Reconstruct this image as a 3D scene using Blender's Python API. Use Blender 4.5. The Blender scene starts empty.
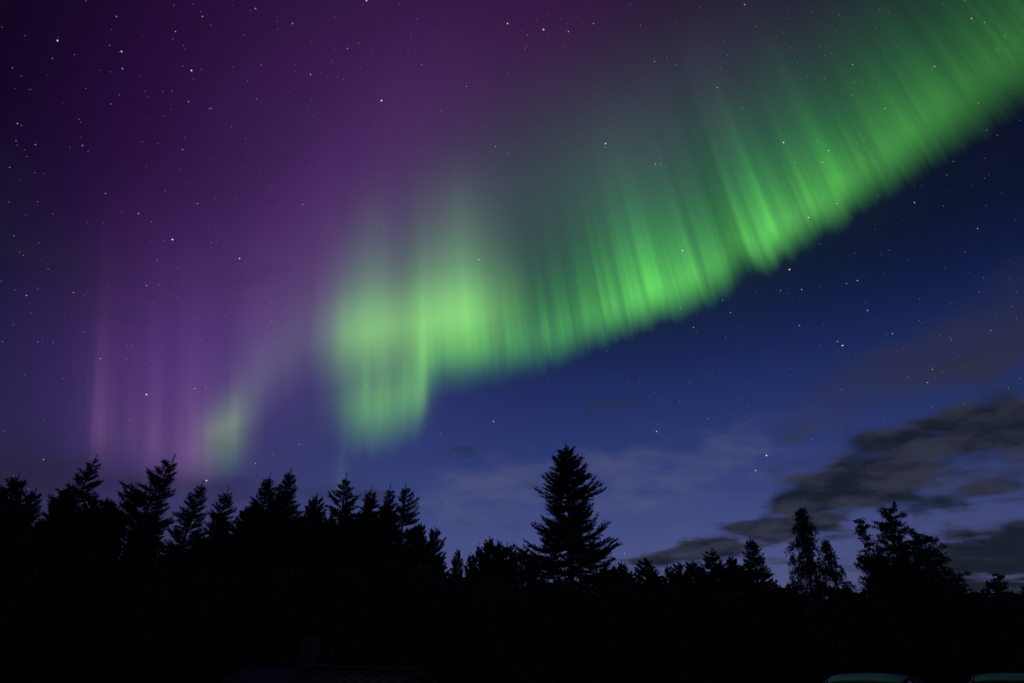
import bpy, bmesh, math, random
import numpy as np
from mathutils import Vector, Matrix

# ------------------------------------------------------------------ camera, sky, sun, exposure
S = bpy.context.scene
COL = S.collection
R = math.radians
PITCH, FPX, EYE = R(28.5), 569.0, 2.1
cam = bpy.data.cameras.new('camera'); cam.sensor_width = 36.0; cam.lens = 36.0 * FPX / 1024.0
cam.clip_start = 0.1; cam.clip_end = 400000.0
camo = bpy.data.objects.new('camera', cam); COL.objects.link(camo)
camo.location = (0, 0, EYE); camo.rotation_euler = (math.pi / 2 + PITCH, 0, 0)
S.camera = camo
S.render.engine = 'CYCLES'
S.view_settings.view_transform = 'Standard'; S.view_settings.look = 'None'
S.view_settings.exposure = 0.0; S.view_settings.gamma = 1.0
S.cycles.transparent_max_bounces = 48
S.cycles.max_bounces = 4


def heading(px, py):
    """unit direction from the viewpoint for a bearing measured on the photograph"""
    a, b = (px - 512.0) / FPX, (341.5 - py) / FPX
    v = Vector((a, math.cos(PITCH) - math.sin(PITCH) * b, math.sin(PITCH) + math.cos(PITCH) * b))
    return v.normalized()


def at(px, py, Y):
    d = heading(px, py)
    return Vector((d.x * Y / d.y, Y, EYE + d.z * Y / d.y))


W = bpy.data.worlds.new('World'); S.world = W; W.use_nodes = True


class G:
    """small helper to write node graphs as expressions"""
    def __init__(s, nt): s.nt = nt; nt.nodes.clear()
    def n(s, t, **k):
        x = s.nt.nodes.new(t)
        for a, v in k.items(): setattr(x, a, v)
        return x
    def put(s, sock, v):
        if isinstance(v, bpy.types.NodeSocket): s.nt.links.new(v, sock)
        elif v is not None: sock.default_value = v
    def m(s, op, a, b=None, c=None, clamp=False):
        x = s.n('ShaderNodeMath', operation=op); x.use_clamp = clamp
        for i, v in enumerate((a, b, c)):
            if v is not None: s.put(x.inputs[i], v)
        return x.outputs[0]
    def v(s, op, a, b=None, out=0):
        x = s.n('ShaderNodeVectorMath', operation=op)
        s.put(x.inputs[0], a)
        if b is not None: s.put(x.inputs['Scale'] if op == 'SCALE' else x.inputs[1], b)
        return x.outputs[out]
    def dot(s, a, b): return s.v('DOT_PRODUCT', a, b, 1)
    def smooth(s, x, lo, hi):
        y = s.n('ShaderNodeMapRange', interpolation_type='SMOOTHSTEP')
        s.put(y.inputs['Value'], x); s.put(y.inputs['From Min'], lo); s.put(y.inputs['From Max'], hi)
        return y.outputs[0]
    def ramp(s, x, pts, interp='LINEAR'):
        r = s.n('ShaderNodeValToRGB'); cr = r.color_ramp; cr.interpolation = interp
        while len(cr.elements) < len(pts): cr.elements.new(0.5)
        for e, (p, c) in zip(cr.elements, pts): e.position = p; e.color = (*c, 1)
        s.put(r.inputs[0], x); return r.outputs[0]
    def curve(s, x, pts):
        f = s.n('ShaderNodeFloatCurve'); cv = f.mapping.curves[0]
        f.mapping.use_clip = False
        while len(cv.points) < len(pts): cv.points.new(0.5, 0.5)
        for p, (a, b) in zip(cv.points, pts): p.location = (a, b); p.handle_type = 'AUTO_CLAMPED'
        f.mapping.update(); s.put(f.inputs['Value'], x); return f.outputs[0]
    def noise(s, vec=None, w=None, scale=5, detail=2, rough=.5, dims='3D', dist=0.0):
        x = s.n('ShaderNodeTexNoise', noise_dimensions=dims)
        if vec is not None: s.put(x.inputs['Vector'], vec)
        if w is not None: s.put(x.inputs['W'], w)
        x.inputs['Scale'].default_value = scale; x.inputs['Detail'].default_value = detail
        x.inputs['Roughness'].default_value = rough; x.inputs['Distortion'].default_value = dist
        return x.outputs[0]
    def mix(s, f, a, b):
        x = s.n('ShaderNodeMix', data_type='RGBA'); s.put(x.inputs[0], f)
        s.put(x.inputs[6], a if isinstance(a, bpy.types.NodeSocket) else (*a, 1))
        s.put(x.inputs[7], b if isinstance(b, bpy.types.NodeSocket) else (*b, 1)); return x.outputs[2]
    def xyz(s, a, b, c):
        x = s.n('ShaderNodeCombineXYZ')
        for i, v in enumerate((a, b, c)): s.put(x.inputs[i], v)
        return x.outputs[0]


MAGZ = heading(415, -720)          # magnetic zenith: the direction every auroral ray points to


def build_world():
    g = G(W.node_tree)
    out = g.n('ShaderNodeOutputWorld')
    D = g.v('NORMALIZE', g.n('ShaderNodeTexCoord').outputs['Generated'])
    sx = g.n('ShaderNodeSeparateXYZ'); g.put(sx.inputs[0], D)
    X, Y, Z = sx.outputs

    def lobe(px, py, w1, w2, tilt=0.0):
        a = heading(px, py); t1 = MAGZ.cross(a).normalized() * -1; t2 = a.cross(t1).normalized()
        if t2.z < 0: t2 = -t2
        c, s_ = math.cos(R(tilt)), math.sin(R(tilt))
        u1 = t1 * c + t2 * s_; u2 = t2 * c - t1 * s_
        d1 = g.m('MULTIPLY', g.dot(D, tuple(u1)), FPX / w1)
        d2 = g.m('MULTIPLY', g.dot(D, tuple(u2)), FPX / w2)
        q = g.m('ADD', g.m('MULTIPLY', d1, d1), g.m('MULTIPLY', d2, d2))
        e = g.m('POWER', 2.71828, g.m('MULTIPLY', q, -1.0))
        return g.m('MULTIPLY', e, g.m('GREATER_THAN', g.dot(D, tuple(a)), 0.0))

    # twilight sky: deep blue, paler towards the horizon
    zc = g.m('MAXIMUM', Z, 0.0)
    base = g.ramp(zc, [(0, (.088, .084, .175)), (.06, (.078, .084, .195)), (.11, (.067, .080, .212)), (.16, (.056, .073, .220)), (.223, (.036, .054, .190)),
                       (.30, (.022, .038, .158)), (.39, (.0125, .0245, .118)), (.464, (.0068, .0135, .068)),
                       (.53, (.0042, .0072, .034)), (.62, (.0035, .0042, .019)), (.75, (.0036, .0030, .0125)), (1, (.003, .0025, .009))])
    sky = g.n('ShaderNodeTexSky', sky_type='NISHITA'); sky.sun_disc = False
    sky.sun_elevation = R(-6); sky.sun_rotation = R(20)
    fall = g.m('MULTIPLY', g.m('ADD', .27, g.m('MULTIPLY', g.smooth(X, -.70, -.10), .73)), g.m('ADD', .72, g.m('MULTIPLY', g.smooth(X, .78, .35), .28)))
    base = g.v('SCALE', base, fall)
    acc = g.v('ADD', base, g.v('SCALE', g.v('MULTIPLY', sky.outputs[0], (.8, .8, 1.0)), 0.15))

    # diffuse upper glow of the aurora (oxygen red over nitrogen blue reads as purple)
    for (px, py, w1, w2, tl, c) in [
        (335, 150, 135, 170, 0, (.021, .0030, .036)),
        (235, 290, 105, 130, 0, (.012, .002, .022)),
        (480, 40, 160, 150, 0, (.0135, .0008, .020)),
        (175, 410, 80, 100, 0, (.024, .006, .036)),
        (60, 380, 70, 110, 0, (.010, .004, .022)),
        (430, 190, 130, 140, 0, (.018, .012, .028)),
        (590, 200, 150, 85, 0, (.006, .052, .017)),
        (700, 110, 150, 90, 0, (.006, .018, .014)),
        (570, 40, 130, 110, 0, (.016, .0015, .020)),
        (170, 170, 130, 200, 0, (.0075, .0008, .019)),
        (300, 340, 110, 110, 0, (.022, .018, .030)),
    ]:
        acc = g.v('ADD', acc, g.v('SCALE', c, lobe(px, py, w1, w2, tl)))

    # clouds on a flat layer seen in perspective
    zz = g.m('ADD', zc, 0.16)
    P = g.xyz(g.m('DIVIDE', X, zz), g.m('DIVIDE', Y, zz), 0.0)
    n1 = g.noise(g.v('MULTIPLY', P, (.9, 1.1, 1)), scale=3.0, detail=5, rough=.5, dist=.3)
    n2 = g.noise(g.v('ADD', P, (7.3, 2.1, 0)), scale=4.6, detail=4, rough=.52)
    nn = g.m('ADD', g.m('MULTIPLY', n1, .78), g.m('MULTIPLY', n2, .22))
    # low bank on the right
    cov = g.m('MULTIPLY', lobe(960, 442, 105, 26, 6), 1.5)
    cov = g.m('ADD', cov, g.m('MULTIPLY', lobe(870, 470, 60, 20, 14), .9))
    cov = g.m('ADD', cov, g.m('MULTIPLY', lobe(1050, 562, 105, 28, 3), 2.2))
    cov = g.m('ADD', cov, g.m('MULTIPLY', lobe(690, 553, 75, 9, 3), 1.25))
    cov = g.m('ADD', cov, g.m('MULTIPLY', lobe(775, 535, 60, 9, 6), .9))
    cov = g.m('ADD', cov, g.m('MULTIPLY', lobe(805, 508, 75, 12, 8), 1.0))
    cov = g.m('ADD', cov, g.m('MULTIPLY', lobe(965, 495, 70, 10, 4), .7))
    cov = g.m('MINIMUM', cov, 1.15)
    den = g.smooth(g.m('ADD', g.m('MULTIPLY', cov, .62), g.m('MULTIPLY', g.m('SUBTRACT', nn, .5), 2.7)), .18, .66)
    thick = g.m('ADD', n2, g.m('MULTIPLY', lobe(1045, 566, 120, 40, 4), -.22))
    ccol = g.mix(g.smooth(thick, .36, .62), (.0075, .0105, .0165), (.0275, .0305, .047))
    acc = g.mix(g.m('MULTIPLY', den, .94), acc, ccol)
    # thin brownish wisps above it and faint veil low in the middle
    cov2 = g.m('ADD', lobe(990, 325, 75, 40, 25), g.m('MULTIPLY', lobe(850, 395, 80, 30, 15), .8))
    den2 = g.m('MULTIPLY', g.smooth(cov2, .04, .45), g.smooth(g.m('ADD', g.m('MULTIPLY', cov2, .35), nn), .58, .92))
    acc = g.mix(g.m('MULTIPLY', den2, .42), acc, (.034, .030, .042))
    cov3 = g.m('ADD', lobe(500, 490, 95, 28, 4), g.m('MULTIPLY', lobe(680, 470, 100, 40, 8), .8))
    den3 = g.m('MULTIPLY', g.smooth(cov3, .04, .45), g.smooth(g.m('ADD', g.m('MULTIPLY', cov3, .30), n2), .50, .95))
    acc = g.mix(g.m('MULTIPLY', den3, .55), acc, (.090, .100, .20))
    # thin grey clouds on the left
    cov4 = g.m('ADD', lobe(60, 260, 120, 60, -20), g.m('MULTIPLY', lobe(150, 487, 230, 13, 0), 1.1))
    cov4 = g.m('ADD', cov4, lobe(5, 455, 45, 40, 0))
    den4 = g.m('MULTIPLY', g.smooth(cov4, .04, .45), g.smooth(g.m('ADD', g.m('MULTIPLY', cov4, .30), nn), .58, .95))
    acc = g.mix(g.m('MULTIPLY', den4, .5), acc, (.016, .0155, .031))

    bg = g.n('ShaderNodeBackground'); g.put(bg.inputs[0], acc); bg.inputs[1].default_value = 1.0
    g.put(out.inputs[0], bg.outputs[0])


build_world()
W.cycles.sampling_method = 'AUTOMATIC' if hasattr(W, 'cycles') else None
sl = bpy.data.lights.new('sun', 'SUN'); sl.energy = 0.004; sl.angle = R(12); sl.color = (.75, .82, 1.0)
so = bpy.data.objects.new('sun', sl); COL.objects.link(so)
sd = Vector((math.sin(R(20)) * math.cos(R(6)), math.cos(R(20)) * math.cos(R(6)), math.sin(R(6))))
so.rotation_euler = sd.to_track_quat('Z', 'Y').to_euler()


# ------------------------------------------------------------------ helpers
def tag(o, label=None, cat=None, group=None, kind=None):
    for k, v in (('label', label), ('category', cat), ('group', group), ('kind', kind)):
        if v: o[k] = v
    return o


def empty(name, loc, rz=0, label=None, cat=None, group=None):
    o = bpy.data.objects.new(name, None); COL.objects.link(o)
    o.location = loc; o.rotation_euler = (0, 0, rz); o.empty_display_size = .3
    return tag(o, label, cat, group)


def link(name, me, parent=None, mats=()):
    for m in mats: me.materials.append(m)
    o = bpy.data.objects.new(name, me); COL.objects.link(o)
    if parent: o.parent = parent
    return o


def np_mesh(name, verts, faces, smooth=False):
    """verts (n,3), faces (m,k) arrays -> mesh"""
    me = bpy.data.meshes.new(name)
    verts = np.asarray(verts, np.float32); faces = np.asarray(faces, np.int32)
    m, k = faces.shape
    me.vertices.add(len(verts)); me.vertices.foreach_set('co', verts.ravel())
    me.loops.add(m * k); me.loops.foreach_set('vertex_index', faces.ravel())
    me.polygons.add(m); me.polygons.foreach_set('loop_start', np.arange(0, m * k, k, dtype=np.int32))
    me.polygons.foreach_set('loop_total', np.full(m, k, np.int32))
    if smooth: me.polygons.foreach_set('use_smooth', np.ones(m, bool))
    me.update(calc_edges=True); me.validate()
    return me


def bm_mesh(name, bm, smooth=False):
    me = bpy.data.meshes.new(name); bm.normal_update(); bm.to_mesh(me); bm.free()
    if smooth:
        for p in me.polygons: p.use_smooth = True
    return me


def add_box(bm, lo, hi, bev=0.0):
    r = bmesh.ops.create_cube(bm, size=1.0)
    lo, hi = Vector(lo), Vector(hi)
    for v in r['verts']:
        v.co = Vector([(lo[i] + hi[i]) / 2 + v.co[i] * (hi[i] - lo[i]) for i in range(3)])
    if bev:
        es = list({e for v in r['verts'] for e in v.link_edges})
        bmesh.ops.bevel(bm, geom=es, offset=bev, segments=2, affect='EDGES')


def principled(name, col, rough=.8, metal=0.0, noise_scale=0, noise_amt=.3, coat=0, bump=0):
    m = bpy.data.materials.new(name); m.use_nodes = True
    nt = m.node_tree; b = nt.nodes['Principled BSDF']
    b.inputs['Roughness'].default_value = rough; b.inputs['Metallic'].default_value = metal
    if coat: b.inputs['Coat Weight'].default_value = coat
    b.inputs['Base Color'].default_value = (*col, 1)
    if noise_scale:
        tc = nt.nodes.new('ShaderNodeTexCoord'); nz = nt.nodes.new('ShaderNodeTexNoise')
        nz.inputs['Scale'].default_value = noise_scale; nz.inputs['Detail'].default_value = 5
        nt.links.new(tc.outputs['Object'], nz.inputs['Vector'])
        cr = nt.nodes.new('ShaderNodeValToRGB')
        cr.color_ramp.elements[0].position = .3; cr.color_ramp.elements[1].position = .7
        cr.color_ramp.elements[0].color = (*[c * (1 - noise_amt) for c in col], 1)
        cr.color_ramp.elements[1].color = (*[c * (1 + noise_amt) for c in col], 1)
        nt.links.new(nz.outputs[0], cr.inputs[0]); nt.links.new(cr.outputs[0], b.inputs['Base Color'])
        if bump:
            bp = nt.nodes.new('ShaderNodeBump'); bp.inputs['Strength'].default_value = bump
            nt.links.new(nz.outputs[0], bp.inputs['Height']); nt.links.new(bp.outputs[0], b.inputs['Normal'])
    return m


def sstep(a, b, x):
    t = np.clip((x - a) / (b - a), 0, 1); return t * t * (3 - 2 * t)


# ------------------------------------------------------------------ ground
def ground_z(x, y):
    d = np.hypot(x, y)
    z = -1.7 * (1 - sstep(-7, 5, x)) * sstep(3, 10, d) * (1 - .6 * sstep(20, 45, d))
    z = z + .24 * sstep(1, 5, x) * (1 - sstep(15, 24, d))
    z = z + .35 * (1 - sstep(1, 9, d)) - .5 * sstep(24, 40, d)
    z = z + .25 * np.sin(x * .09 + 1) * np.sin(y * .07) * sstep(22, 60, d)
    return z


def make_ground():
    rr = np.concatenate([[0], np.geomspace(1.0, 6000, 90)]); na = 160
    V = [[0, 0, float(ground_z(np.array(0.), np.array(0.)))]]; F3 = []; F = []
    for r in rr[1:]:
        for k in range(na):
            a = 2 * math.pi * k / na; V.append([r * math.cos(a), r * math.sin(a), 0])
    V = np.array(V); V[:, 2] = ground_z(V[:, 0], V[:, 1])
    V[:, 2] += np.random.default_rng(3).normal(0, .015, len(V))
    for i in range(len(rr) - 2):
        for k in range(na):
            a = 1 + i * na + k; b = 1 + i * na + (k + 1) % na
            F.append([a, a + na, b + na, b])
    for k in range(na): F.append([0, 1 + k, 1 + (k + 1) % na, 1 + (k + 1) % na])
    bm = bmesh.new(); vs = [bm.verts.new(v) for v in V]
    for f in F:
        u = list(dict.fromkeys(f))
        try: bm.faces.new([vs[i] for i in u])
        except ValueError: pass
    m = principled('ground_grass', (.035, .045, .022), .95, noise_scale=.6, noise_amt=.5, bump=.4)
    o = link('ground', bm_mesh('ground', bm, True), None, [m]); o['kind'] = 'structure'


make_ground()


# ------------------------------------------------------------------ aurora curtains and stars
def catmull(pts, n):
    P = np.array(pts, float); P = np.vstack([2 * P[0] - P[1], P, 2 * P[-1] - P[-2]])
    out = []
    for i in range(1, len(P) - 2):
        t = np.linspace(0, 1, n, endpoint=False)[:, None]
        p0, p1, p2, p3 = P[i - 1], P[i], P[i + 1], P[i + 2]
        out.append(.5 * (2 * p1 + (p2 - p0) * t + (2 * p0 - 5 * p1 + 4 * p2 - p3) * t ** 2 + (3 * p1 - p0 - 3 * p2 + p3) * t ** 3))
    return np.vstack(out + [P[-2][None]])


AUR_H = 9000.0      # height of the lower border


def curtain(name, border, L, mat, label, nv=40, field=None):
    """a sheet that hangs along the field lines from its lower border at constant height; u = bearing along it, v = height / L"""
    B = catmull(border, 10)
    x0, x1 = B[0, 0], B[-1, 0]; field = field or MAGZ
    V, UV = [], []
    for bx, by in B:
        d = heading(bx, by); p = d * (AUR_H / d.z) + Vector((0, 0, EYE))
        for j in range(nv + 1):
            v = (j / nv); V.append(p + field * (L * v)); UV.append(((bx - x0) / (x1 - x0), v))
    n = len(B); F = []
    for i in range(n - 1):
        for j in range(nv):
            a = i * (nv + 1) + j; F.append([a, a + nv + 1, a + nv + 2, a + 1])
    me = np_mesh(name, np.array([tuple(v) for v in V]), np.array(F), True)
    uvl = me.uv_layers.new(name='UVMap'); UV = np.array(UV)
    idx = np.empty(len(me.loops), np.int32); me.loops.foreach_get('vertex_index', idx)
    uvl.data.foreach_set('uv', UV[idx].astype(np.float32).ravel())
    o = link(name, me, None, [mat]); tag(o, label, 'aurora')
    return o


def aurora_mat(name, px0, px1, amp, soft, core, tail, tau_core, tau_tail, cols, ray=.5, ray_scale=1.0, border_noise=.03, seed=0.0, fine=.5, gain=1.0, fall=1.35, ray_w=None):
    """amp/soft: [(px, value)] along the sheet; core/tail strengths; tau: decay heights as share of L; cols: core low, core high, tail low, tail high"""
    m = bpy.data.materials.new(name); m.use_nodes = True; g = G(m.node_tree)
    uv = g.n('ShaderNodeUVMap'); uv.uv_map = 'UVMap'
    s = g.n('ShaderNodeSeparateXYZ'); g.put(s.inputs[0], uv.outputs[0]); U, Vv = s.outputs[0], s.outputs[1]
    w = px1 - px0
    norm = lambda pts: [((p - px0) / w, a) for p, a in pts]
    A = g.curve(U, norm(amp)); SO = g.curve(U, norm(soft))
    pxu = g.m('MULTIPLY', U, abs(w))
    wob = g.m('ADD', pxu, g.m('MULTIPLY', Vv, 6.0))
    nA = g.noise(w=g.m('ADD', wob, 31.7 + seed), scale=.016 * ray_scale, detail=1, rough=.5, dims='1D')
    nB = g.noise(w=g.m('ADD', wob, 511.3 + seed), scale=.055 * ray_scale, detail=2, rough=.6, dims='1D')
    nC = g.noise(w=g.m('ADD', wob, 77.1 + seed), scale=.16 * ray_scale, detail=1, rough=.5, dims='1D')
    # rays fade out upward
    k = g.m('POWER', 2.71828, g.m('MULTIPLY', Vv, -2.6))
    rays = g.m('ADD', g.m('MULTIPLY', g.m('SUBTRACT', nA, .5), 2.2), g.m('MULTIPLY', g.m('SUBTRACT', nB, .5), 2.6 * fine + .6))
    rays = g.m('ADD', rays, g.m('MULTIPLY', g.m('MULTIPLY', g.m('SUBTRACT', nC, .5), k), 1.5 * fine))
    rays = g.m('MULTIPLY', rays, g.curve(U, norm(ray_w)) if ray_w else 1.0)
    rays = g.m('MAXIMUM', g.m('ADD', 1.0, g.m('MULTIPLY', g.m('MULTIPLY', rays, ray), k)), .05)
    b0 = g.m('ADD', .012, g.m('MULTIPLY', g.m('MAXIMUM', g.m('SUBTRACT', nB, .35), 0.0), border_noise * 2))
    h = g.m('SUBTRACT', Vv, b0)
    rise = g.smooth(h, 0.0, SO)
    hp = g.m('MAXIMUM', g.m('SUBTRACT', h, g.m('MULTIPLY', SO, .6)), 0.0)
    if not isinstance(tau_core, float): tau_core = g.curve(U, norm(tau_core))
    tc = g.m('MULTIPLY', tau_core, g.m('ADD', .55, g.m('MULTIPLY', nA, .9)))
    dc = g.m('POWER', 2.71828, g.m('MULTIPLY', g.m('POWER', g.m('DIVIDE', hp, tc), fall), -1.0))
    dt = g.m('POWER', 2.71828, g.m('MULTIPLY', g.m('DIVIDE', hp, tau_tail), -1.0))
    top = g.smooth(Vv, .98, .6)
    side = g.m('MULTIPLY', g.smooth(U, 0.0, .03), g.smooth(U, 1.0, .97))
    cc = g.mix(g.smooth(h, 0.0, g.m('MULTIPLY', tau_core, 2.2)), cols[0], cols[1])
    ct = g.mix(g.smooth(h, tau_tail * .5, tau_tail * 2.0), cols[2], cols[3])
    sc = g.v('SCALE', cc, g.m('MULTIPLY', g.m('MULTIPLY', dc, rays), core))
    st = g.v('SCALE', ct, g.m('MULTIPLY', g.m('MULTIPLY', dt, g.m('ADD', .6, g.m('MULTIPLY', rays, .4))), tail))
    e = g.v('SCALE', g.v('ADD', sc, st), g.m('MULTIPLY', g.m('MULTIPLY', A, rise), g.m('MULTIPLY', top, side)))
    em = g.n('ShaderNodeEmission'); g.put(em.inputs[0], e); em.inputs[1].default_value = gain
    tr = g.n('ShaderNodeBsdfTransparent'); ad = g.n('ShaderNodeAddShader')
    g.put(ad.inputs[0], em.outputs[0]); g.put(ad.inputs[1], tr.outputs[0])
    out = g.n('ShaderNodeOutputMaterial'); g.put(out.inputs[0], ad.outputs[0])
    m.cycles.emission_sampling = 'NONE'
    return m


GREEN = (.072, .395, .014); GREEN_HI = (.016, .175, .022); GREY = (.024, .110, .045); PURP = (.05, .022, .07)
g_tau = [(405, .20), (600, .20), (720, .18), (850, .15), (1000, .15), (1130, .15)]
mA = aurora_mat('aurora_main', 405, 1130,
                [(405, 0), (430, .38), (465, .48), (495, .50), (520, .50), (560, .54), (610, .72), (660, 1.02), (700, 1.05), (735, .80), (748, .48), (757, .55), (772, 1.0), (800, .80), (850, .66), (900, .56), (960, .46), (1020, .35), (1130, .32)],
                [(405, .22), (470, .20), (520, .16), (600, .13), (700, .12), (800, .10), (900, .10), (1000, .12), (1130, .12)],
                1.08, 1.45, g_tau, .30, (GREEN, GREEN_HI, GREY, PURP), ray=.80, border_noise=.020, fine=.65, ray_w=[(405, 1.0), (800, 1.0), (880, .75), (1000, .55), (1130, .5)])
curtain('aurora_curtain', [(405, 418), (440, 410), (480, 400), (520, 391), (560, 379), (600, 362), (650, 341), (700, 325), (735, 307), (747, 292), (757, 286), (772, 285), (800, 268), (850, 239), (900, 207), (950, 178), (1000, 148), (1060, 110), (1130, 70)],
        15000, mA, 'long bright green rayed aurora curtain sweeping up to the upper right corner')
mB = aurora_mat('aurora_fold', 306, 446,
                [(306, 0), (328, .14), (346, .46), (368, .76), (395, .78), (410, .80), (422, .60), (432, .22), (446, 0)],
                [(306, .36), (446, .30)],
                1.30, .25, .30, .40, ((.120, .40, .018), (.080, .24, .035), (.06, .10, .08), PURP), ray=.45, fine=.6, ray_scale=1.0, border_noise=.03, seed=90)
curtain('aurora_curtain', [(306, 448), (335, 464), (355, 470), (380, 469), (405, 461), (422, 450), (434, 436), (446, 424)],
        15000, mB, 'rounded green aurora fold hanging lowest, left of the long curtain')
mH = aurora_mat('aurora_glow', 300, 550,
                [(300, 0), (322, .18), (345, .70), (375, .92), (400, .85), (418, .88), (432, .95), (455, 1.12), (475, .98), (495, .58), (515, .32), (535, .12), (550, 0)],
                [(300, .30), (550, .30)],
                1.75, .8, .19, .34, ((.138, .42, .024), (.078, .25, .048), (.07, .09, .085), (.035, .018, .05)), ray=.30, fine=.35, ray_scale=.8, border_noise=.0, seed=140, fall=1.1)
curtain('aurora_curtain', [(300, 400), (350, 398), (400, 392), (450, 386), (490, 382), (550, 372)],
        15000, mH, 'soft bright yellow-green aurora glow in two blobs above the lowest fold')
mF = aurora_mat('aurora_edge', 411, 431,
                [(411, 0), (417, .5), (421, 1.0), (425, .6), (431, 0)], [(411, .10), (431, .10)],
                .26, .10, .22, .35, ((.12, .40, .07), (.10, .25, .08), (.06, .08, .06), (.03, .02, .03)), ray=.05, seed=40, border_noise=0)
curtain('aurora_curtain', [(411, 434), (421, 430), (431, 422)], 15000, mF, 'thin bright upright aurora ray on the right edge of the lowest fold')
LEFTF = heading(260, -2600)
mC = aurora_mat('aurora_faint', 188, 266,
                [(188, 0), (203, .45), (216, .85), (229, 1.0), (241, .6), (252, .25), (266, 0)],
                [(188, .40), (266, .40)],
                1.30, .40, .10, .24, ((.135, .40, .010), (.10, .19, .030), (.055, .06, .055), (.05, .02, .06)), ray=.5, border_noise=.01, seed=300)
curtain('aurora_curtain', [(188, 494), (215, 492), (240, 486), (266, 476)],
        15000, mC, 'faint yellow-green aurora streak low above the left trees', field=LEFTF)
mG = aurora_mat('aurora_veil', 225, 352,
                [(225, 0), (245, .8), (270, .9), (300, .9), (330, 1.0), (352, 0)],
                [(225, .30), (352, .24)],
                .42, .36, .20, .24, ((.070, .12, .06), (.07, .09, .075), (.055, .06, .055), (.05, .02, .06)), ray=.3, border_noise=.0, seed=420)
curtain('aurora_curtain', [(225, 470), (250, 452), (275, 428), (300, 410), (325, 400), (352, 394)],
        15000, mG, 'dim grey-green aurora veil between the faint streak and the bright fold', field=LEFTF)
mD = aurora_mat('aurora_purple', 60, 245,
                [(60, 0), (85, .25), (97, .75), (112, .45), (135, .40), (152, .85), (165, .5), (180, .95), (200, .95), (214, .40), (228, .10), (245, 0)],
                [(60, .17), (245, .17)],
                .66, .30, .25, .30, ((.125, .058, .100), (.080, .022, .085), (.05, .02, .07), (.03, .01, .05)), ray=.9, border_noise=.02, seed=700, fine=.5, ray_scale=1.4)
curtain('aurora_curtain', [(60, 478), (110, 492), (150, 502), (190, 507), (245, 502)],
        25000, mD, 'dim purple and pink aurora rays standing over the leftmost pines', field=LEFTF)
mP = aurora_mat('aurora_violet', 30, 540,
                [(30, 0), (110, .40), (200, .75), (300, 1.0), (360, .9), (430, .6), (540, 0)],
                [(30, .50), (540, .42)],
                .62, .30, .42, .6, ((.038, .012, .066), (.035, .0022, .066), (.030, .003, .04), (.02, .002, .03)), ray=.75, fine=.40, ray_scale=.9, border_noise=0, seed=930, fall=1.4)
curtain('aurora_curtain', [(30, 470), (140, 490), (250, 480), (360, 440), (450, 400), (540, 380)], 26000, mP,
        'wide soft violet aurora veil filling the upper left sky', field=heading(330, -1500))
mE = aurora_mat('aurora_thread', 326, 352,
                [(326, 0), (334, .5), (339, 1.0), (344, .5), (352, 0)],
                [(326, .12), (352, .12)],
                .16, .10, .2, .4, ((.10, .14, .12), (.08, .12, .10), (.04, .05, .05), (.02, .02, .03)), ray=.2, seed=20)
curtain('aurora_curtain', [(326, 508), (339, 508), (352, 508)], 15000, mE, 'single thin pale aurora ray reaching down to the treetops')

BRIGHT = [(57, 40), (121, 51), (122, 68), (191, 70), (202, 16), (255, 8), (366, 0), (347, 48), (381, 100), (507, 23), (466, 86), (17, 123), (82, 145),
          (35, 144), (182, 149), (188, 101), (209, 108), (105, 193), (138, 213), (172, 239), (197, 203), (239, 258), (302, 204), (354, 281), (478, 259),
          (383, 226), (146, 285), (26, 295), (73, 292), (416, 287), (495, 146), (508, 153), (310, 74), (292, 23), (116, 16), (175, 31),
          (543, 29), (568, 31), (593, 23), (744, 4), (654, 61), (605, 143), (605, 147), (717, 87), (660, 164), (655, 164), (783, 142), (828, 150), (822, 162),
          (934, 66), (971, 18), (852, 64), (884, 108), (682, 250), (808, 217), (836, 203), (789, 269), (522, 271), (577, 281), (914, 202), (977, 228),
          (271, 321), (146, 394), (205, 387), (194, 388), (354, 322), (389, 279), (100, 358), (493, 421), (440, 433), (206, 480), (366, 385), (299, 444), (255, 463),
          (766, 455), (755, 470), (842, 345), (837, 341), (867, 310), (892, 333), (927, 382), (932, 369), (799, 325), (801, 289), (780, 290), (846, 283), (857, 280),
          (656, 431), (730, 312), (722, 300), (680, 308), (693, 327), (708, 418), (624, 553), (43, 459)]
BIG = {(57, 40), (191, 70), (381, 100), (507, 23), (543, 29), (239, 258), (172, 239), (478, 259), (755, 470), (766, 455), (656, 431), (493, 421), (842, 345), (783, 142), (682, 250), (789, 269), (146, 394), (121, 51), (366, 0), (605, 143), (206, 480), (808, 217)}


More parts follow.
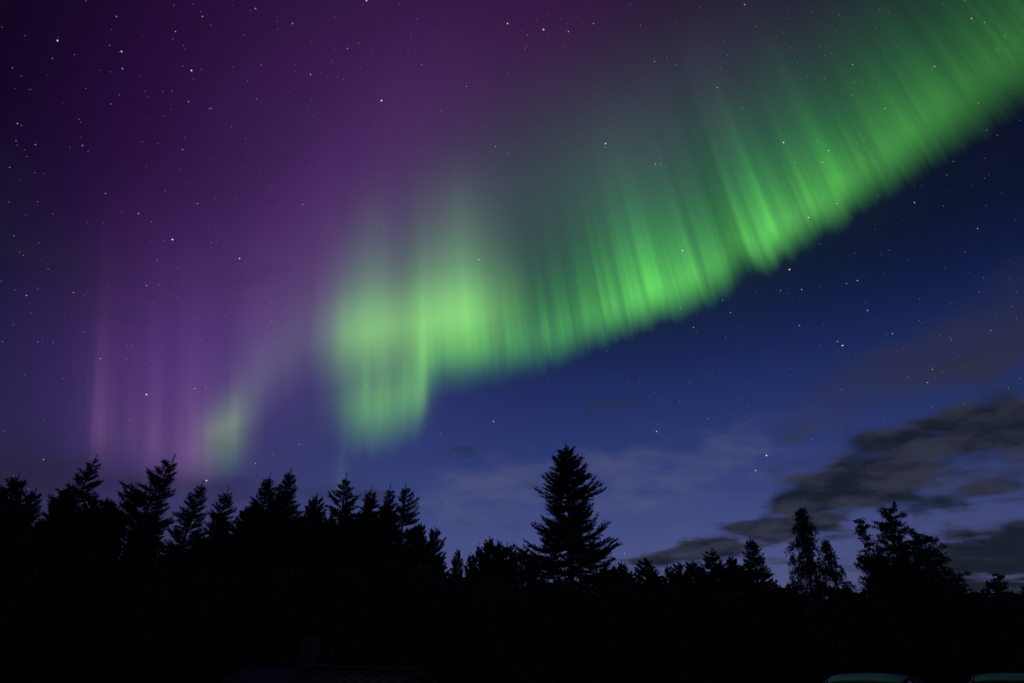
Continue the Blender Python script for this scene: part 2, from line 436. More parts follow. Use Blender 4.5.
def make_stars():
    rnd = random.Random(5)
    DIST = 90000.0
    bm = bmesh.new()
    pal = [(.75, .82, 1.0), (1.0, .98, .95), (1.0, .78, .55), (.62, .75, 1.0)]
    mats = []
    for lev in (.85, .42, .26, .16):
        for c in pal:
            m = bpy.data.materials.new('star_glow'); m.use_nodes = True; nt = m.node_tree; nt.nodes.clear()
            e = nt.nodes.new('ShaderNodeEmission'); e.inputs[0].default_value = (*c, 1); e.inputs[1].default_value = lev
            o = nt.nodes.new('ShaderNodeOutputMaterial'); nt.links.new(e.outputs[0], o.inputs[0])
            m.cycles.emission_sampling = 'NONE'; mats.append(m)

    def star(px, py, rad, lev):
        d = heading(px, py)
        r = bmesh.ops.create_icosphere(bm, subdivisions=1, radius=rad * DIST / FPX, matrix=Matrix.Translation(d * DIST))
        mi = lev * 4 + rnd.choice([0, 0, 1, 1, 2, 3])
        for f in {f for v in r['verts'] for f in v.link_faces}: f.material_index = mi
    for p in BRIGHT:
        b = p in BIG
        star(p[0] + .5, p[1] + .5, rnd.uniform(.5, .7) if b else rnd.uniform(.4, .55), 0 if b else 1)
    for i in range(1700):
        px, py = rnd.uniform(-250, 1274), rnd.uniform(-200, 600)
        if py > 430 and rnd.random() < .6: continue
        if px > 600 and py > 560 - (px - 600) * .42: continue      # hidden by the cloud bank
        star(px, py, rnd.uniform(.24, .40), 2 if rnd.random() < .30 else 3)
    o = link('stars', bm_mesh('stars', bm), None, mats)
    tag(o, 'hundreds of small white stars scattered across the night sky', 'stars', None, 'stuff')


make_stars()


# ------------------------------------------------------------------ trees
M_NEEDLE = principled('pine_needles', (.030, .048, .024), .75, noise_scale=1.3, noise_amt=.45)
M_SPRUCE = principled('spruce_needles', (.022, .042, .024), .75, noise_scale=1.3, noise_amt=.4)
M_LEAF = principled('birch_leaves', (.045, .062, .022), .7, noise_scale=1.6, noise_amt=.45)
M_BUSH = principled('thicket_leaves', (.032, .045, .020), .75, noise_scale=.8, noise_amt=.5)
M_BARK = principled('conifer_bark', (.085, .055, .038), .9, noise_scale=9, noise_amt=.5, bump=.6)
M_BIRCH = principled('birch_bark', (.20, .19, .18), .85, noise_scale=6, noise_amt=.6, bump=.3)


def tube(paths, sides=5):
    """paths: list of (points (n,3), radii (n)) -> verts, quads"""
    V, F, off = [], [], 0
    for P, r in paths:
        P = np.asarray(P, float); n = len(P)
        T = np.gradient(P, axis=0); T /= np.linalg.norm(T, axis=1)[:, None] + 1e-9
        ref = np.where(np.abs(T[:, 2:3]) > .9, [[1., 0, 0]], [[0, 0, 1.]])
        A = np.cross(T, ref); A /= np.linalg.norm(A, axis=1)[:, None] + 1e-9
        B = np.cross(T, A)
        a = np.arange(sides) * 2 * np.pi / sides
        ring = P[:, None, :] + np.asarray(r)[:, None, None] * (A[:, None, :] * np.cos(a)[None, :, None] + B[:, None, :] * np.sin(a)[None, :, None])
        V.append(ring.reshape(-1, 3))
        i, k = np.meshgrid(np.arange(n - 1), np.arange(sides), indexing='ij')
        k2 = (k + 1) % sides
        F.append((np.stack([i * sides + k, i * sides + k2, (i + 1) * sides + k2, (i + 1) * sides + k], -1).reshape(-1, 4)) + off)
        off += n * sides
    return np.vstack(V), np.vstack(F)


def blades(P, D, length, width, rng, spread=.6):
    """one thin pointed diamond per row: from P along D (jittered)"""
    n = len(P)
    D = D + rng.normal(0, spread, (n, 3)); D /= np.linalg.norm(D, axis=1)[:, None] + 1e-9
    S_ = np.cross(D, rng.normal(0, 1, (n, 3))); S_ /= np.linalg.norm(S_, axis=1)[:, None] + 1e-9
    L = length * rng.uniform(.6, 1.3, (n, 1)); w = width * rng.uniform(.6, 1.3, (n, 1))
    V = np.stack([P, P + D * L * .45 + S_ * w, P + D * L, P + D * L * .45 - S_ * w], 1).reshape(-1, 3)
    return V, np.arange(n * 4).reshape(n, 4)


def conifer(seed, H, prof, a_low=-5, a_top=55, upturn=.35, n_br=110, irregular=.25, crown_from=.12, tuft=.15, tw=.022, dens=1.0, twig=.55, side=None, gaps=0, lean=(0, 0), tips=1, layers=0):
    """returns trunk mesh arrays and crown mesh arrays. prof: [(share of height, radius)]"""
    rng = np.random.default_rng(seed)
    hs, rs = zip(*prof)
    tz = np.linspace(0, 1, 14)
    wob = np.cumsum(rng.normal(0, .02, (14, 2)), 0) * H * .06
    TP = np.stack([wob[:, 0] + lean[0] * tz ** 2, wob[:, 1] + lean[1] * tz ** 2, tz * H], 1); TP[0, :2] = 0
    tr = .014 * H * (1 - tz) ** .8 + .012
    trunk = [(TP, tr)]
    limb, NP, ND = [], [], []
    skips = [(rng.uniform(.3, .74), rng.uniform(0, 2 * np.pi)) for _ in range(gaps)]
    az = rng.uniform(0, 6.28)
    for i in range(n_br):
        f = (i + rng.uniform(0, 1)) / n_br
        h = crown_from + (1 - crown_from) * f ** .9 * .955
        if layers and h < .80:
            hl = np.round(h * layers) / layers; h = h * .5 + hl * .5
        az += 2.4 + rng.normal(0, .4)
        rad = np.interp(h, hs, rs) * (1 + float(np.clip(rng.normal(0, irregular), -1.6 * irregular, 1.1 * irregular)))
        if side: rad *= 1 + side[0] * math.cos(az - side[1])
        if any(abs(h - a) < .06 and abs((az - b + np.pi) % (2 * np.pi) - np.pi) < .8 for a, b in skips): rad *= .6
        rad = max(rad, .07)
        base = np.array([np.interp(h, tz, TP[:, k]) for k in range(3)])
        ang = R(a_low + (a_top - a_low) * max(0, (h - crown_from) / (1 - crown_from)) ** 1.3 + rng.normal(0, 7))
        t = np.linspace(0, 1, 7)
        hor = t * rad * math.cos(ang * .5 + .0) / max(math.cos(ang * .5), .3)
        up = rad * (t * math.tan(min(ang, R(68))) + upturn * (t ** 2.2) * 1.0 - (.10 if ang < R(10) else 0) * np.sin(t * np.pi))
        jit = np.cumsum(rng.normal(0, .03 * rad, (7, 3)), 0)
        az2 = az + rng.normal(0, .12) * t
        BP = base + np.stack([hor * np.cos(az2), hor * np.sin(az2), up], 1) + jit * t[:, None]
        limb.append((BP, (.010 + .012 * rad) * (1 - t * .85)))
        bl = np.linalg.norm(BP[-1] - BP[0])
        nt_ = max(3, int(bl * 6.5 * dens) + 2)
        tt = np.linspace(.18, 1.0, nt_) + rng.normal(0, .02, nt_); tt = np.clip(tt, .1, 1)
        TPp = np.stack([np.interp(tt, t, BP[:, k]) for k in range(3)], 1)
        TD = np.stack([np.interp(tt, t, np.gradient(BP[:, k])) for k in range(3)], 1); TD /= np.linalg.norm(TD, axis=1)[:, None] + 1e-9
        sd_ = np.cross(TD, [0, 0, 1.]); sd_ /= np.linalg.norm(sd_, axis=1)[:, None] + 1e-9
        for j in range(nt_):
            for sgn in (-1, 1):
                tl = (twig * min(rad, 2.0) * (1.06 - tt[j]) * rng.uniform(.35, 1.25) * .62 + .07 + .05 * min(rad, 1.0))
                d = TD[j] * .8 + sgn * sd_[j] * rng.uniform(.35, .95) + np.array([0, 0, rng.uniform(-.28, .32) + .35 * upturn])
                d /= np.linalg.norm(d)
                k = max(3, int(tl / .05 * dens))
                q = np.linspace(.1, 1, k)[:, None]
                pts = TPp[j] + d * tl * q + np.array([0, 0, 1.]) * (upturn * .35 * tl * q ** 2)
                NP.append(pts); ND.append(np.repeat(d[None], k, 0))
        bt = np.linspace(.25, 1, max(4, int(bl / .06))); NP.append(np.stack([np.interp(bt, t, BP[:, k]) for k in range(3)], 1)); bd = np.stack([np.interp(bt, t, np.gradient(BP[:, k])) for k in range(3)], 1); ND.append(bd / (np.linalg.norm(bd, axis=1)[:, None] + 1e-9))
    # leader shoots
    for k in range(tips):
        e = TP[-1] + (np.append(rng.normal(0, .22, 2), -rng.uniform(.1, .7)) if k else 0)
        q = np.linspace(0, 1, 12)[:, None]
        p = e - np.array([0, 0, .75]) * (1 - q); NP.append(p); ND.append(np.repeat([[0, 0, 1.]], 12, 0))
    NP = np.vstack(NP); ND = np.vstack(ND)
    rep = 3
    P = np.repeat(NP, rep, 0) + rng.normal(0, .014, (len(NP) * rep, 3)); Dd = np.repeat(ND, rep, 0)
    crown = blades(P, Dd, tuft, tw, rng, .38)
    return tube(trunk + limb, 5), crown


def birch(seed, H, n_stems=1, spread=.0, width=1.6, leaf=.10, droop=.5, elev=(28, 62), cone=0.0, n_sub=26, top_sparse=True, dens=1.0, sway=0.0):
    rng = np.random.default_rng(seed)
    paths, LP, LD = [], [], []
    for s in range(n_stems):
        hh = H * (1 if s == 0 else rng.uniform(.68, .97))
        a = s * 2 * np.pi / max(n_stems, 1) + rng.uniform(-.5, .5)
        t = np.linspace(0, 1, 12)
        off = spread * (t ** .8) * (rng.uniform(.5, 1.0) if s else .15)
        wob = np.cumsum(rng.normal(0, .02, (12, 2)), 0) * t[:, None]
        SP = np.stack([math.cos(a) * off + wob[:, 0] + sway * t ** 2, math.sin(a) * off + wob[:, 1], hh * t], 1)
        paths.append((SP, .011 * hh * (1 - t) ** .9 + .008))
        for i in range(n_sub):
            f = .14 + .84 * (i + rng.random()) / n_sub
            b0 = np.array([np.interp(f, t, SP[:, k]) for k in range(3)])
            az = i * 2.4 + rng.uniform(-.6, .6)
            L = width * ((math.sin(min(1, (1 - f) * 1.25 + .12) * 1.6) ** .9) if not cone else (.06 + (1 - f) ** cone)) * rng.uniform(.5, 1.12)
            el = R(rng.uniform(*elev))
            q = np.linspace(0, 1, 7)
            up = L * (q * math.tan(el) * .75 - droop * q ** 2.2)
            BP = b0 + np.stack([L * q * np.cos(az + .2 * q), L * q * np.sin(az + .2 * q), up], 1) + np.cumsum(rng.normal(0, .04 * L, (7, 3)), 0) * q[:, None]
            paths.append((BP, (.006 + .008 * L) * (1 - .85 * q)))
            for k in range(int(5 + 7 * L)):
                g_ = rng.uniform(.25, 1.0)
                c0 = np.array([np.interp(g_, q, BP[:, j]) for j in range(3)])
                tl = rng.uniform(.35, .85) * (1.1 - .35 * g_) * (.55 + .4 * min(L, 1.2))
                aa = rng.uniform(0, 6.28); hor = np.array([math.cos(aa), math.sin(aa), 0])
                qq = np.linspace(0, 1, 5)[:, None]
                tp = c0 + hor * tl * .65 * qq + np.array([0, 0, 1.]) * tl * (.45 * qq - droop * 1.5 * qq ** 2)
                paths.append((tp, np.full(5, .005)))
                nl = int(11 * dens * rng.uniform(.2, 1.4)) + 1
                u = rng.uniform(.1, 1.05, nl)
                LP.append(np.stack([np.interp(u, qq[:, 0], tp[:, j]) for j in range(3)], 1) + rng.normal(0, .05, (nl, 3)))
                LD.append(np.repeat([[0, 0, -.6]], nl, 0) + hor * .3)
        # thin leafy leader
        u = rng.uniform(.80, 1.0, int(22 * dens)); LP.append(np.stack([np.interp(u, t, SP[:, k]) for k in range(3)], 1) + rng.normal(0, .07, (len(u), 3)))
        LD.append(rng.normal(0, .5, (len(u), 3)))
    LP = np.vstack(LP); LD = np.vstack(LD)
    return tube(paths, 4), blades(LP, LD, leaf, leaf * .36, rng, .7)


def tree_thing(kind, arrays, loc, mats, label, group=None, rz=0, cat='tree'):
    root = empty(kind, loc, rz, label, cat, group)
    (tv, tf), (cv, cf) = arrays
    link('trunk', np_mesh('trunk', tv, tf, True), root, [mats[0]])
    link('crown', np_mesh('crown', cv, cf), root, [mats[1]])
    return root


def copy_tree(o, loc, rz, sc, label, group=None):
    c = o.copy(); COL.objects.link(c); c.location = loc; c.rotation_euler = (0, 0, rz); c.scale = sc
    c['label'] = label
    if group: c['group'] = group
    elif 'group' in c: del c['group']
    for ch in list(o.children):
        d = ch.copy(); COL.objects.link(d); d.parent = c
    return c


def gz(x, y): return float(ground_z(np.array(float(x)), np.array(float(y))))


def root_for(px, py, Y):
    p = at(px, py, Y); g0 = gz(p.x, Y)
    return Vector((p.x, Y, g0)), p.z - g0


def px2m(px, Y): return px * Y / (FPX * .90)


PINE = (M_BARK, M_NEEDLE); SPRU = (M_BARK, M_SPRUCE)
PINE_PROF = [(0, 1.3), (.25, 2.1), (.5, 1.95), (.62, 1.7), (.72, 1.28), (.80, .92), (.88, .56), (.94, .27), (1, .03)]


def scaled(prof, k): return [(a, b * k) for a, b in prof]


# --- the pines on the left
def pine(px, py, Y, seed, k, label, lean=(0, 0), **kw):
    loc, H = root_for(px, py, Y); loc.x -= lean[0]; loc.y -= lean[1]
    kw = dict(dict(a_low=-6, a_top=24, upturn=.18, n_br=250, irregular=.22, crown_from=.08, gaps=5, tuft=.125, tw=.018, twig=.85), **kw)
    return tree_thing('pine_tree', conifer(seed, H, scaled(PINE_PROF, k), lean=lean, **kw), loc, PINE, label)


pine(20, 475, 34, 11, 1.25, 'round-topped dark pine at the far left of the tree line', n_br=240, a_top=30, gaps=2, tips=2)
pine(97, 455, 33, 12, 1.0, 'tall ragged pine with open gaps in its crown, second from the left', lean=(.7, 0), gaps=7, n_br=165)
pC = pine(172, 455, 31, 13, 1.12, 'tall dense pine leaning to the right with a sloping left side', lean=(1.5, 0), side=(.30, math.pi), n_br=220, gaps=2)
pine(203, 481, 36, 14, .85, 'thin pine with a forked top just right of the leaning pine', lean=(.5, 0), gaps=6, n_br=210)
SP_PROF = [(0, 1.5), (.1, 1.9), (.3, 1.75), (.5, 1.4), (.7, .98), (.85, .54), (.95, .20), (1, .04)]


def spruce(px, py, Y, seed, k, label, group=None, **kw):
    loc, H = root_for(px, py, Y)
    kw = dict(dict(a_low=-12, a_top=26, upturn=.20, n_br=210, irregular=.18, crown_from=.04, gaps=3, tuft=.115, tw=.018, twig=.8), **kw)
    return tree_thing('spruce_tree', conifer(seed, H, scaled(SP_PROF, k), **kw), loc, SPRU, label, group)


spruce(228, 487, 37, 21, 1.15, 'compact pointed spruce right of the fork-topped pine')
pine(270, 474, 37, 22, .90, 'pointed dark conifer standing just left of a similar taller one', n_br=240, gaps=3, a_top=28, irregular=.2)
pine(292, 468, 36, 23, .88, 'slim tall conifer with a slightly bent tip in the left group', n_br=240, gaps=3, a_top=28, irregular=.2, lean=(.4, 0))
spruce(314, 496, 38, 24, 1.05, 'low pointed spruce in the dip between two taller conifers of the left group')
pine(346, 473, 36, 25, .98, 'layered conifer with upturned branch tips near the middle of the left group', n_br=180, gaps=5, a_top=24, irregular=.32, layers=15)
spruce(372, 486, 39, 26, 1.1, 'dense twin-tipped spruce right of the layered conifer', tips=4, n_br=210)
pine(391, 485, 40, 27, .8, 'narrow conifer squeezed behind the last tree of the left group', n_br=180, a_top=28, gaps=2)
pine(405, 483, 37, 28, .95, 'open-branched pine closing the left group on its right side', n_br=180, gaps=6, a_top=24, irregular=.22, side=(.25, 0), layers=15)

# --- the big tree in the middle
loc, H = root_for(567, 443, 36)
BIGP = [(0, 2.2), (.15, 2.5), (.30, 2.65), (.45, 2.65), (.58, 2.5), (.68, 2.15), (.78, 1.6), (.86, 1.0), (.92, .58), (.96, .30), (1, .05)]
tree_thing('spruce_tree', conifer(41, H, BIGP, a_low=-16, a_top=24, upturn=.20, n_br=330, irregular=.15, crown_from=.05, gaps=9, tuft=.12, tw=.018, twig=.8, dens=1.1, layers=24),
           loc, SPRU, 'largest spruce, standing alone and high above the trees in the middle')

# --- smaller trees right of the middle
spruce(749, 537, 40, 42, .95, 'slender cone-shaped spruce between low trees and the drooping birch', n_br=230, irregular=.16, a_top=24, a_low=-22)
mid = [(441, 555, 50, .62), (458, 548, 47, .8), (471, 553, 52, .7), (479, 544, 50, .7), (490, 537, 48, .95), (498, 541, 53, .8), (508, 543, 47, .9), (520, 546, 50, .8), (533, 553, 52, .8), (605, 566, 50, .75)]
LOWL = 'low pointed tree in the row left of the largest spruce'; GL = 'low trees left of the largest spruce'
protos = [spruce(*mid[0][:3], 50, 1.2, LOWL, GL, n_br=150, tw=.03, tuft=.16, dens=.8, a_top=40),
          spruce(*mid[4][:3], 51, 1.15, LOWL, GL, n_br=170, tw=.03, tuft=.16, dens=.8, irregular=.22, a_top=36),
          spruce(*mid[7][:3], 52, 1.5, LOWL, GL, n_br=150, tw=.03, tuft=.16, dens=.8, irregular=.35, gaps=5, a_low=-22, a_top=12, lean=(.3, 0)),
          pine(*mid[9][:3], 53, 1.3, 'small round-shouldered pine just right of the largest spruce', n_br=120, tw=.03, tuft=.17, dens=.8, tips=3)]
PH = [root_for(*mid[i][:3])[1] for i in (0, 4, 7, 9)]
rnd = random.Random(8)


def put(px, py, Y, k, label, group, which=None):
    i = rnd.randrange(4) if which is None else which
    loc, h = root_for(px, py, Y); s = h / PH[i]
    w = s * k * rnd.uniform(.85, 1.35)
    return copy_tree(protos[i], loc, rnd.uniform(0, 6.28), (w, w, s), label, group)


for i, (px, py, Y, k) in enumerate(mid):
    if i not in (0, 4, 7, 9):
        put(px, py, Y, k * .78, 'low pointed tree in the row left of the largest spruce', 'low trees left of the largest spruce')
for (px, py, Y, k) in [(621, 567, 48, .95), (644, 569, 50, 1.0), (655, 578, 54, .9), (668, 574, 47, .9), (677, 573, 52, .9), (689, 567, 48, .95), (708, 560, 50, .95), (716, 568, 47, .9), (729, 563, 49, .9), (738, 580, 54, .9), (632, 578, 55, 1.1), (700, 576, 55, 1.1), (612, 574, 52, 1.1), (660, 582, 50, 1.3), (684, 580, 56, 1.2), (722, 575, 54, 1.1), (742, 572, 53, 1.1), (650, 585, 52, 1.3)]:
    put(px, py - 6 - rnd.uniform(0, 5), Y, k * 1.0, 'low pointed tree in the row between the largest spruce and the cone-shaped one', 'low trees right of the largest spruce', rnd.choice((0, 0, 1, 2)))
for (px, py, Y, k) in [(770, 577, 46, .9), (778, 588, 50, .9), (960, 585, 52, .9), (972, 590, 55, 1.0), (845, 586, 52, 1), (1023, 584, 50, 1.0), (785, 594, 55, 1), (1012, 590, 55, 1)]:
    put(px, py, Y, k * .8, 'small dark conifer peeping over the thicket near the birches', 'small conifers among the birches')

# --- birches on the right
BI = (M_BIRCH, M_LEAF)


def birch_thing(px, py, Y, seed, label, **kw):
    loc, H = root_for(px, py, Y); loc.x -= kw.get('sway', 0.0); return tree_thing('birch_tree', birch(seed, H, **kw), loc, BI, label)


birch_thing(801, 506, 36, 61, 'tall drooping birch with a thin whip-like top beside the slender spruce', n_stems=1, cone=.9, width=2.7, n_sub=135, droop=.95, dens=1.9, elev=(35, 62), sway=.8)
birch_thing(826, 538, 37, 62, 'shorter birch tucked against the right side of the drooping birch', n_stems=1, cone=.9, width=2.1, n_sub=85, droop=.95, dens=1.7, elev=(35, 62))
birch_thing(884, 509, 34, 63, 'broad many-stemmed birch with spiky twigs on top', n_stems=5, spread=1.5, cone=.6, width=2.0, n_sub=58, droop=.12, dens=2.3, elev=(38, 72))
birch_thing(858, 519, 34, 64, 'slim upright birch on the left flank of the broad many-stemmed birch', n_stems=2, spread=.3, cone=.7, width=1.3, n_sub=46, droop=.12, dens=2.0, elev=(38, 72))
birch_thing(912, 531, 35, 65, 'rounded lower birch on the right flank of the broad many-stemmed birch', n_stems=4, spread=1.4, width=1.9, n_sub=44, droop=.2, dens=2.1, elev=(30, 66))
birch_thing(930, 552, 36, 66, 'smallest birch sloping down at the right end of the birch clump', n_stems=3, spread=1.0, width=1.6, n_sub=40, droop=.25, dens=2.1, elev=(25, 60))
birch_thing(995, 572, 42, 67, 'small leafy tree alone near the right edge of the tree line', n_stems=2, spread=.5, cone=.7, width=1.5, n_sub=44, droop=.2, dens=2.1)

# --- dark forest behind that closes the gaps low down (individual trees)
for k in range(56):
    px = -60 + k * 9 + rnd.uniform(-5, 5)
    top = np.interp(px, [-60, 60, 130, 200, 260, 420, 450], [480, 494, 512, 526, 496, 506, 566])
    put(px, float(top) + rnd.choice((rnd.uniform(-8, 6), rnd.uniform(12, 36))), rnd.uniform(44, 60), .72, 'dark background conifer filling the forest behind the left group', 'background conifers behind the left group', rnd.choice((0, 0, 0, 2)))


def thicket():
    """dense low growth along the forest edge: nobody could count its bushes"""
    rng = np.random.default_rng(77); P = []
    xs = np.linspace(-62, 62, 210)
    for i, x in enumerate(xs):
        for row in range(3):
            Y = (32.5, 41, 48)[row] + rng.normal(0, 1.0); X = x * (.82, 1.0, 1.15)[row] + rng.normal(0, .3)
            px = 512 + X / Y * FPX * 1.06
            topy = np.interp(px, [0, 200, 420, 470, 530, 620, 760, 800, 1024], [560, 575, 570, 580, 585, 592, 597, 598, 596])
            g0 = gz(X, Y); h = at(512, topy, Y).z - g0 + rng.normal(0, .25) - (.4 if row else 0)
            n = int(520)
            t = rng.random(n) ** .75
            r = (1.15 * np.sqrt(np.clip(1 - t ** 4, 0, 1)) + .1)
            a = rng.uniform(0, 6.28, n); q = np.sqrt(rng.random(n))
            P.append(np.stack([X + r * q * np.cos(a), Y + r * q * np.sin(a), g0 + h * t], 1))
    P = np.vstack(P)
    v, f = blades(P, rng.normal(0, 1, P.shape), .36, .11, rng, .6)
    o = link('undergrowth', np_mesh('undergrowth', v, f), None, [M_BUSH])
    tag(o, 'black mass of bushes and saplings along the foot of the forest', 'undergrowth', None, 'stuff')


thicket()

# ------------------------------------------------------------------ cabin and shed (only their dark roofs show)
M_ROOFG = principled('roof_sheet_grey', (.028, .035, .032), .8, 0, noise_scale=2.5, noise_amt=.25)
M_ROOFB = principled('roof_sheet_blue', (.025, .03, .05), .75, 0, noise_scale=2.5, noise_amt=.25)
M_WALL = principled('timber_wall', (.20, .06, .04), .85, noise_scale=4, noise_amt=.3)
M_TRIM = principled('white_trim', (.6, .6, .58), .7, noise_scale=5, noise_amt=.1)
M_GLASS = principled('dark_glass', (.015, .018, .02), .06)
M_BRICK = principled('chimney_brick', (.16, .055, .04), .9, noise_scale=11, noise_amt=.35, bump=.4)
M_SHEET = principled('chimney_cap', (.10, .10, .11), .5, .7, noise_scale=6, noise_amt=.2)


def house(name, ridge0, ridge1, half, eave_drop, roofm, label, cat):
    """gable house whose ridge runs from ridge0 to ridge1 (world points at equal height)"""
    a, b = Vector(ridge0), Vector(ridge1)
    c = (a + b) / 2; g0 = min(gz(a.x, a.y), gz(b.x, b.y), gz(c.x, c.y)) - .1
    d = (b - a); L = d.to_2d().length; rz = math.atan2(d.y, d.x)
    root = empty(name, (c.x, c.y, g0), rz, label, cat)
    zr = a.z - g0; ze = zr - eave_drop; hw = half - .35; hl = L / 2 - .3
    zw = zr - eave_drop * hw / half - .07
    bm = bmesh.new()
    pr = [(-hw, 0), (hw, 0), (hw, zw), (0, zr - .07), (-hw, zw)]
    f0 = [bm.verts.new((-hl, y, z)) for y, z in pr]; f1 = [bm.verts.new((hl, y, z)) for y, z in pr]
    bm.faces.new(f0[::-1]); bm.faces.new(f1)
    for i in (0, 1, 4): bm.faces.new([f0[i], f0[(i + 1) % 5], f1[(i + 1) % 5], f1[i]])
    link('wall', bm_mesh('wall', bm), root, [M_WALL])
    roof = None
    bm = bmesh.new()
    for s in (-1, 1):                                   # ribbed sheet slopes
        n = int(L / .12); t = .05
        for i in range(n):
            x0, x1 = -L / 2 + L * i / n, -L / 2 + L * (i + 1) / n
            ra = .018 if i % 3 == 0 else 0.0
            q = [(x0, 0, zr + ra), (x1, 0, zr + ra), (x1, s * half, ze + ra), (x0, s * half, ze + ra)]
            vt = [bm.verts.new(p) for p in q]; vb = [bm.verts.new((p[0], p[1], p[2] - t - ra)) for p in q]
            bm.faces.new(vt); bm.faces.new(vb[::-1])
            for k in range(4): bm.faces.new([vt[k], vb[k], vb[(k + 1) % 4], vt[(k + 1) % 4]])
    roof = link('roof', bm_mesh('roof', bm), root, [roofm])
    bm = bmesh.new()
    add_box(bm, (-L / 2 - .03, -.10, zr + .012), (L / 2 + .03, .10, zr + .05), .012)
    link('ridge_cap', bm_mesh('ridge_cap', bm), roof, [roofm])
    for s in (-1, 1):
        for x in (-L * .25, L * .22):
            if s * hw == 0: continue
            bm = bmesh.new(); y = s * hw
            for q in ((x - .5, x - .42, .9, 1.9), (x + .42, x + .5, .9, 1.9)):
                add_box(bm, (q[0], y - .04, q[2]), (q[1], y + .04, q[3]))
            add_box(bm, (x - .42, y - .04, 1.82), (x + .42, y + .04, 1.9)); add_box(bm, (x - .42, y - .04, .9), (x + .42, y + .04, .98))
            w = link('window', bm_mesh('window', bm), root, [M_TRIM])
            bm = bmesh.new(); add_box(bm, (x - .42, y - .015, .98), (x + .42, y + .015, 1.82)); link('pane', bm_mesh('pane', bm), w, [M_GLASS])
    bm = bmesh.new(); add_box(bm, (hl - .02, -.45, .05), (hl + .04, .45, 2.0), .01); dr = link('door', bm_mesh('door', bm), root, [M_TRIM])
    bm = bmesh.new(); add_box(bm, (hl + .045, .28, .98), (hl + .09, .40, 1.01), .008); link('handle', bm_mesh('handle', bm), dr, [M_SHEET])
    return root, roof, zr, L


rA, rB = at(304, 667.5, 17.0), at(419, 671, 14.0); zr = (rA.z + rB.z) / 2; rA.z = rB.z = zr
hs_, roof_, zr_, L_ = house('cabin', rA, rB, 2.6, 1.1, M_ROOFG, 'low dark cabin with a grey metal roof and brick chimney at the bottom left', 'cabin')
bm = bmesh.new()
cx = -L_ / 2 + .18
for i in range(9):                                      # brick courses
    s_ = .012 if i % 2 else 0
    add_box(bm, (cx - .20 + s_, -.18 + s_, zr_ - .45 + i * .12), (cx + .20 - s_, .18 - s_, zr_ - .45 + (i + 1) * .12 - .003), .006)
ch_ = link('chimney', bm_mesh('chimney', bm), roof_, [M_BRICK])
bm = bmesh.new(); add_box(bm, (cx - .24, -.22, zr_ + .632), (cx + .24, .22, zr_ + .67), .01); link('chimney_cap', bm_mesh('chimney_cap', bm), ch_, [M_SHEET])
sA, sB = at(251, 663, 24.0), at(325, 667, 19.5); zr = (sA.z + sB.z) / 2; sA.z = sB.z = zr
house('shed', sA, sB, 2.0, 1.2, M_ROOFB, 'dark shed with a bluish roof behind the left end of the cabin', 'shed')

# ------------------------------------------------------------------ parked cars
M_TYRE = principled('tyre_rubber', (.02, .02, .02), .9, noise_scale=12, noise_amt=.2)
M_RIM = principled('alloy_rim', (.5, .5, .52), .35, .9, noise_scale=8, noise_amt=.1)
M_LAMP = principled('lamp_glass', (.5, .5, .5), .1)
M_TAIL = principled('tail_lamp_glass', (.3, .02, .02), .15)


def loft(sections, closed_ends=True):
    bm = bmesh.new(); rings = [[bm.verts.new(p) for p in s] for s in sections]
    for a, b in zip(rings, rings[1:]):
        for i in range(len(a)): bm.faces.new([a[i], a[(i + 1) % len(a)], b[(i + 1) % len(a)], b[i]])
    if closed_ends: bm.faces.new(rings[0][::-1]); bm.faces.new(rings[-1])
    bmesh.ops.recalc_face_normals(bm, faces=bm.faces)
    return bm


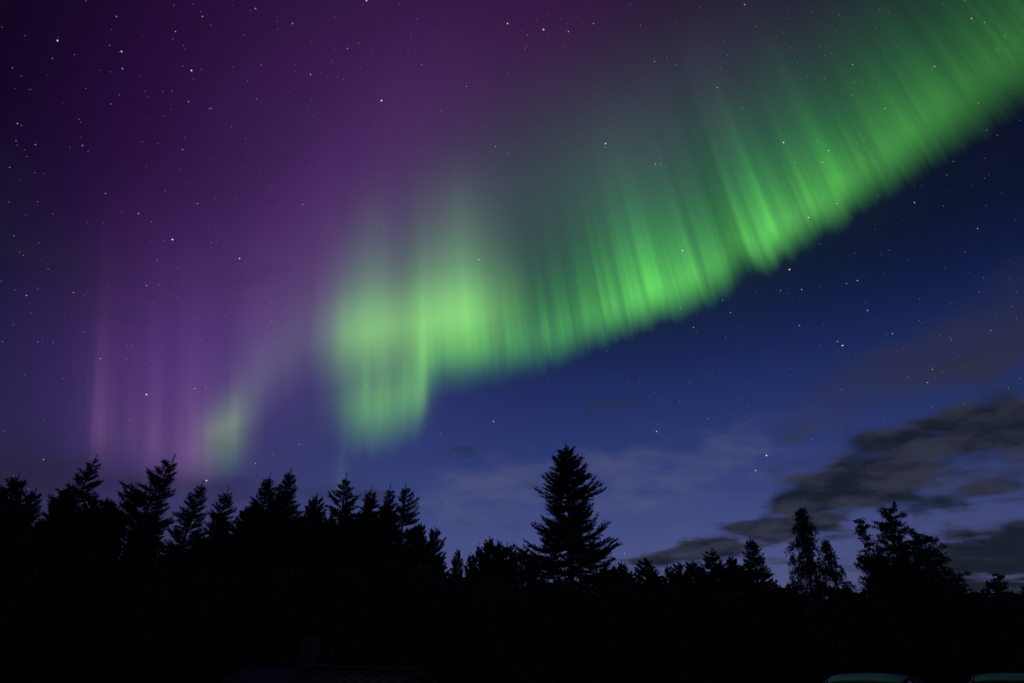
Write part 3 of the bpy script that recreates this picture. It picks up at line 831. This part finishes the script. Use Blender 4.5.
def car(loc, rz, paint, label, group):
    root = empty('parked_car', loc, rz, label, 'car', group)
    # nose towards -x; stations: x, half width, sill z, belt z
    st = [(-2.15, .62, .38, .62), (-2.05, .78, .28, .74), (-1.6, .86, .22, .86), (-.9, .89, .20, .96), (0, .90, .20, .98), (1.0, .90, .20, 1.0), (1.7, .87, .24, 1.02), (2.05, .80, .30, .98), (2.15, .66, .42, .88)]
    sec = []
    for x, w, s0, b in st:
        sec.append([(x, -w * .86, s0), (x, -w, s0 + .16), (x, -w * .99, (s0 + b) / 2 + .1), (x, -w * .93, b - .02), (x, -w * .6, b), (x, 0, b + .015), (x, w * .6, b), (x, w * .93, b - .02), (x, w * .99, (s0 + b) / 2 + .1), (x, w, s0 + .16), (x, w * .86, s0)])
    body = link('body', bm_mesh('body', loft(sec), True), root, [paint])
    md = body.modifiers.new('s', 'SUBSURF'); md.levels = md.render_levels = 2
    # greenhouse: stations front to rear of the roof shell
    rf = [(-.62, .60, 1.30), (-.45, .64, 1.395), (-.1, .66, 1.445), (.4, .67, 1.46), (1.0, .66, 1.44), (1.45, .63, 1.39), (1.68, .60, 1.31)]
    sec = []
    for x, w, z in rf:
        sec.append([(x, -w, z - .06), (x, -w * .93, z - .015), (x, -w * .5, z + .012), (x, 0, z + .02), (x, w * .5, z + .012), (x, w * .93, z - .015), (x, w, z - .06), (x, w * .6, z - .065), (x, -w * .6, z - .065)])
    ro = link('car_roof', bm_mesh('car_roof', loft(sec), True), root, [paint])
    md = ro.modifiers.new('s', 'SUBSURF'); md.levels = md.render_levels = 2

    def pane(name, pts, t=.02):
        bm = bmesh.new(); vs = [bm.verts.new(p) for p in pts]; f = bm.faces.new(vs); bm.normal_update()
        r = bmesh.ops.extrude_face_region(bm, geom=[f]); n = f.normal.copy()
        for v in r['geom']:
            if isinstance(v, bmesh.types.BMVert): v.co -= n * t
        bmesh.ops.recalc_face_normals(bm, faces=bm.faces)
        return link(name, bm_mesh(name, bm), root, [M_GLASS])
    pane('windscreen', [(-1.22, -.74, .965), (-.60, -.60, 1.29), (-.60, .60, 1.29), (-1.22, .74, .965)])
    pane('rear_window', [(1.95, .70, 1.0), (1.66, .58, 1.29), (1.66, -.58, 1.29), (1.95, -.70, 1.0)])
    for s in (-1, 1):
        pane('side_window', [(-1.08, s * .82, .985), (-.56, s * .645, 1.31), (.28, s * .675, 1.39), (.28, s * .83, .985)])
        pane('side_window', [(.36, s * .83, .985), (.36, s * .675, 1.39), (1.15, s * .665, 1.375), (1.30, s * .82, 1.0)])
        pane('side_window', [(1.38, s * .82, 1.0), (1.23, s * .66, 1.37), (1.55, s * .62, 1.31), (1.78, s * .76, 1.01)])
        for (p, q) in (((-1.20, s * .80, .96), (-.60, s * .63, 1.31)), ((.32, s * .835, .97), (.32, s * .68, 1.40)), ((1.34, s * .825, .98), (1.19, s * .665, 1.38)), ((1.92, s * .73, .98), (1.63, s * .60, 1.31))):
            v, f = tube([([p, ((p[0] + q[0]) / 2, (p[1] + q[1]) / 2 + s * .02, (p[2] + q[2]) / 2), q], [.04, .04, .04])], 6)
            link('pillar', np_mesh('pillar', v, f, True), root, [paint])
        bm = bmesh.new(); add_box(bm, (-1.0, s * .86 - (.0 if s > 0 else .2), .98), (-.86, s * .86 + (.2 if s > 0 else 0), 1.10), .03); link('wing_mirror', bm_mesh('wing_mirror', bm), root, [paint])
        bm = bmesh.new(); add_box(bm, (-2.13, s * .60 - .15, .60), (-2.02, s * .60 + .13, .70), .03); link('headlight', bm_mesh('headlight', bm), root, [M_LAMP])
        bm = bmesh.new(); add_box(bm, (2.0, s * .66 - .1, .72), (2.13, s * .66 + .1, .95), .03); link('tail_light', bm_mesh('tail_light', bm), root, [M_TAIL])
        for x in (-1.35, 1.35):
            wh = bpy.data.objects.new('wheel', None); COL.objects.link(wh); wh.parent = root; wh.location = (x, s * .80, .31); wh.rotation_euler = (math.pi / 2, 0, 0)
            bm = bmesh.new(); n = 28; pr = [(.19, -.10), (.27, -.115), (.31, -.08), (.315, 0), (.31, .08), (.27, .115), (.19, .10)]
            rings = [[bm.verts.new((r * math.cos(2 * math.pi * k / n), r * math.sin(2 * math.pi * k / n), z)) for r, z in pr] for k in range(n)]
            for k in range(n):
                A, B = rings[k], rings[(k + 1) % n]
                for i in range(len(pr)): bm.faces.new([A[i], B[i], B[(i + 1) % len(pr)], A[(i + 1) % len(pr)]])
            bmesh.ops.recalc_face_normals(bm, faces=bm.faces)
            link('tyre', bm_mesh('tyre', bm, True), wh, [M_TYRE])
            bm = bmesh.new()
            bmesh.ops.create_cone(bm, cap_ends=True, segments=28, radius1=.195, radius2=.195, depth=.02)
            for k in range(5):
                q = bmesh.ops.create_cube(bm, size=1.0, matrix=Matrix.Rotation(k * 2 * math.pi / 5, 4, 'Z') @ Matrix.Translation((.1, 0, 0)) @ Matrix.Diagonal((.18, .04, .15, 1)))
            link('rim', bm_mesh('rim', bm), wh, [M_RIM])
    return root


P1 = principled('car_paint_dark', (.016, .018, .022), .38, .1, coat=.1)
P2 = principled('car_paint_violet', (.018, .016, .022), .4, .1, coat=.1)
c1 = at(866, 673.5, 12.5); car((c1.x, c1.y, gz(c1.x, c1.y)), R(52), P1, 'dark parked car with a green aurora gleam on its roof, left of the other car', 'cars parked at the bottom right')
c2 = at(1012, 677, 13.5); car((c2.x, c2.y, gz(c2.x, c2.y)), R(48), P2, 'dark parked car cut off by the right edge of the photo', 'cars parked at the bottom right')
print('car ground', c1.z - 1.48, gz(c1.x, c1.y), c2.z - 1.48, gz(c2.x, c2.y), 'ridge', rA.z, gz(rA.x, rA.y), len(bpy.data.objects))
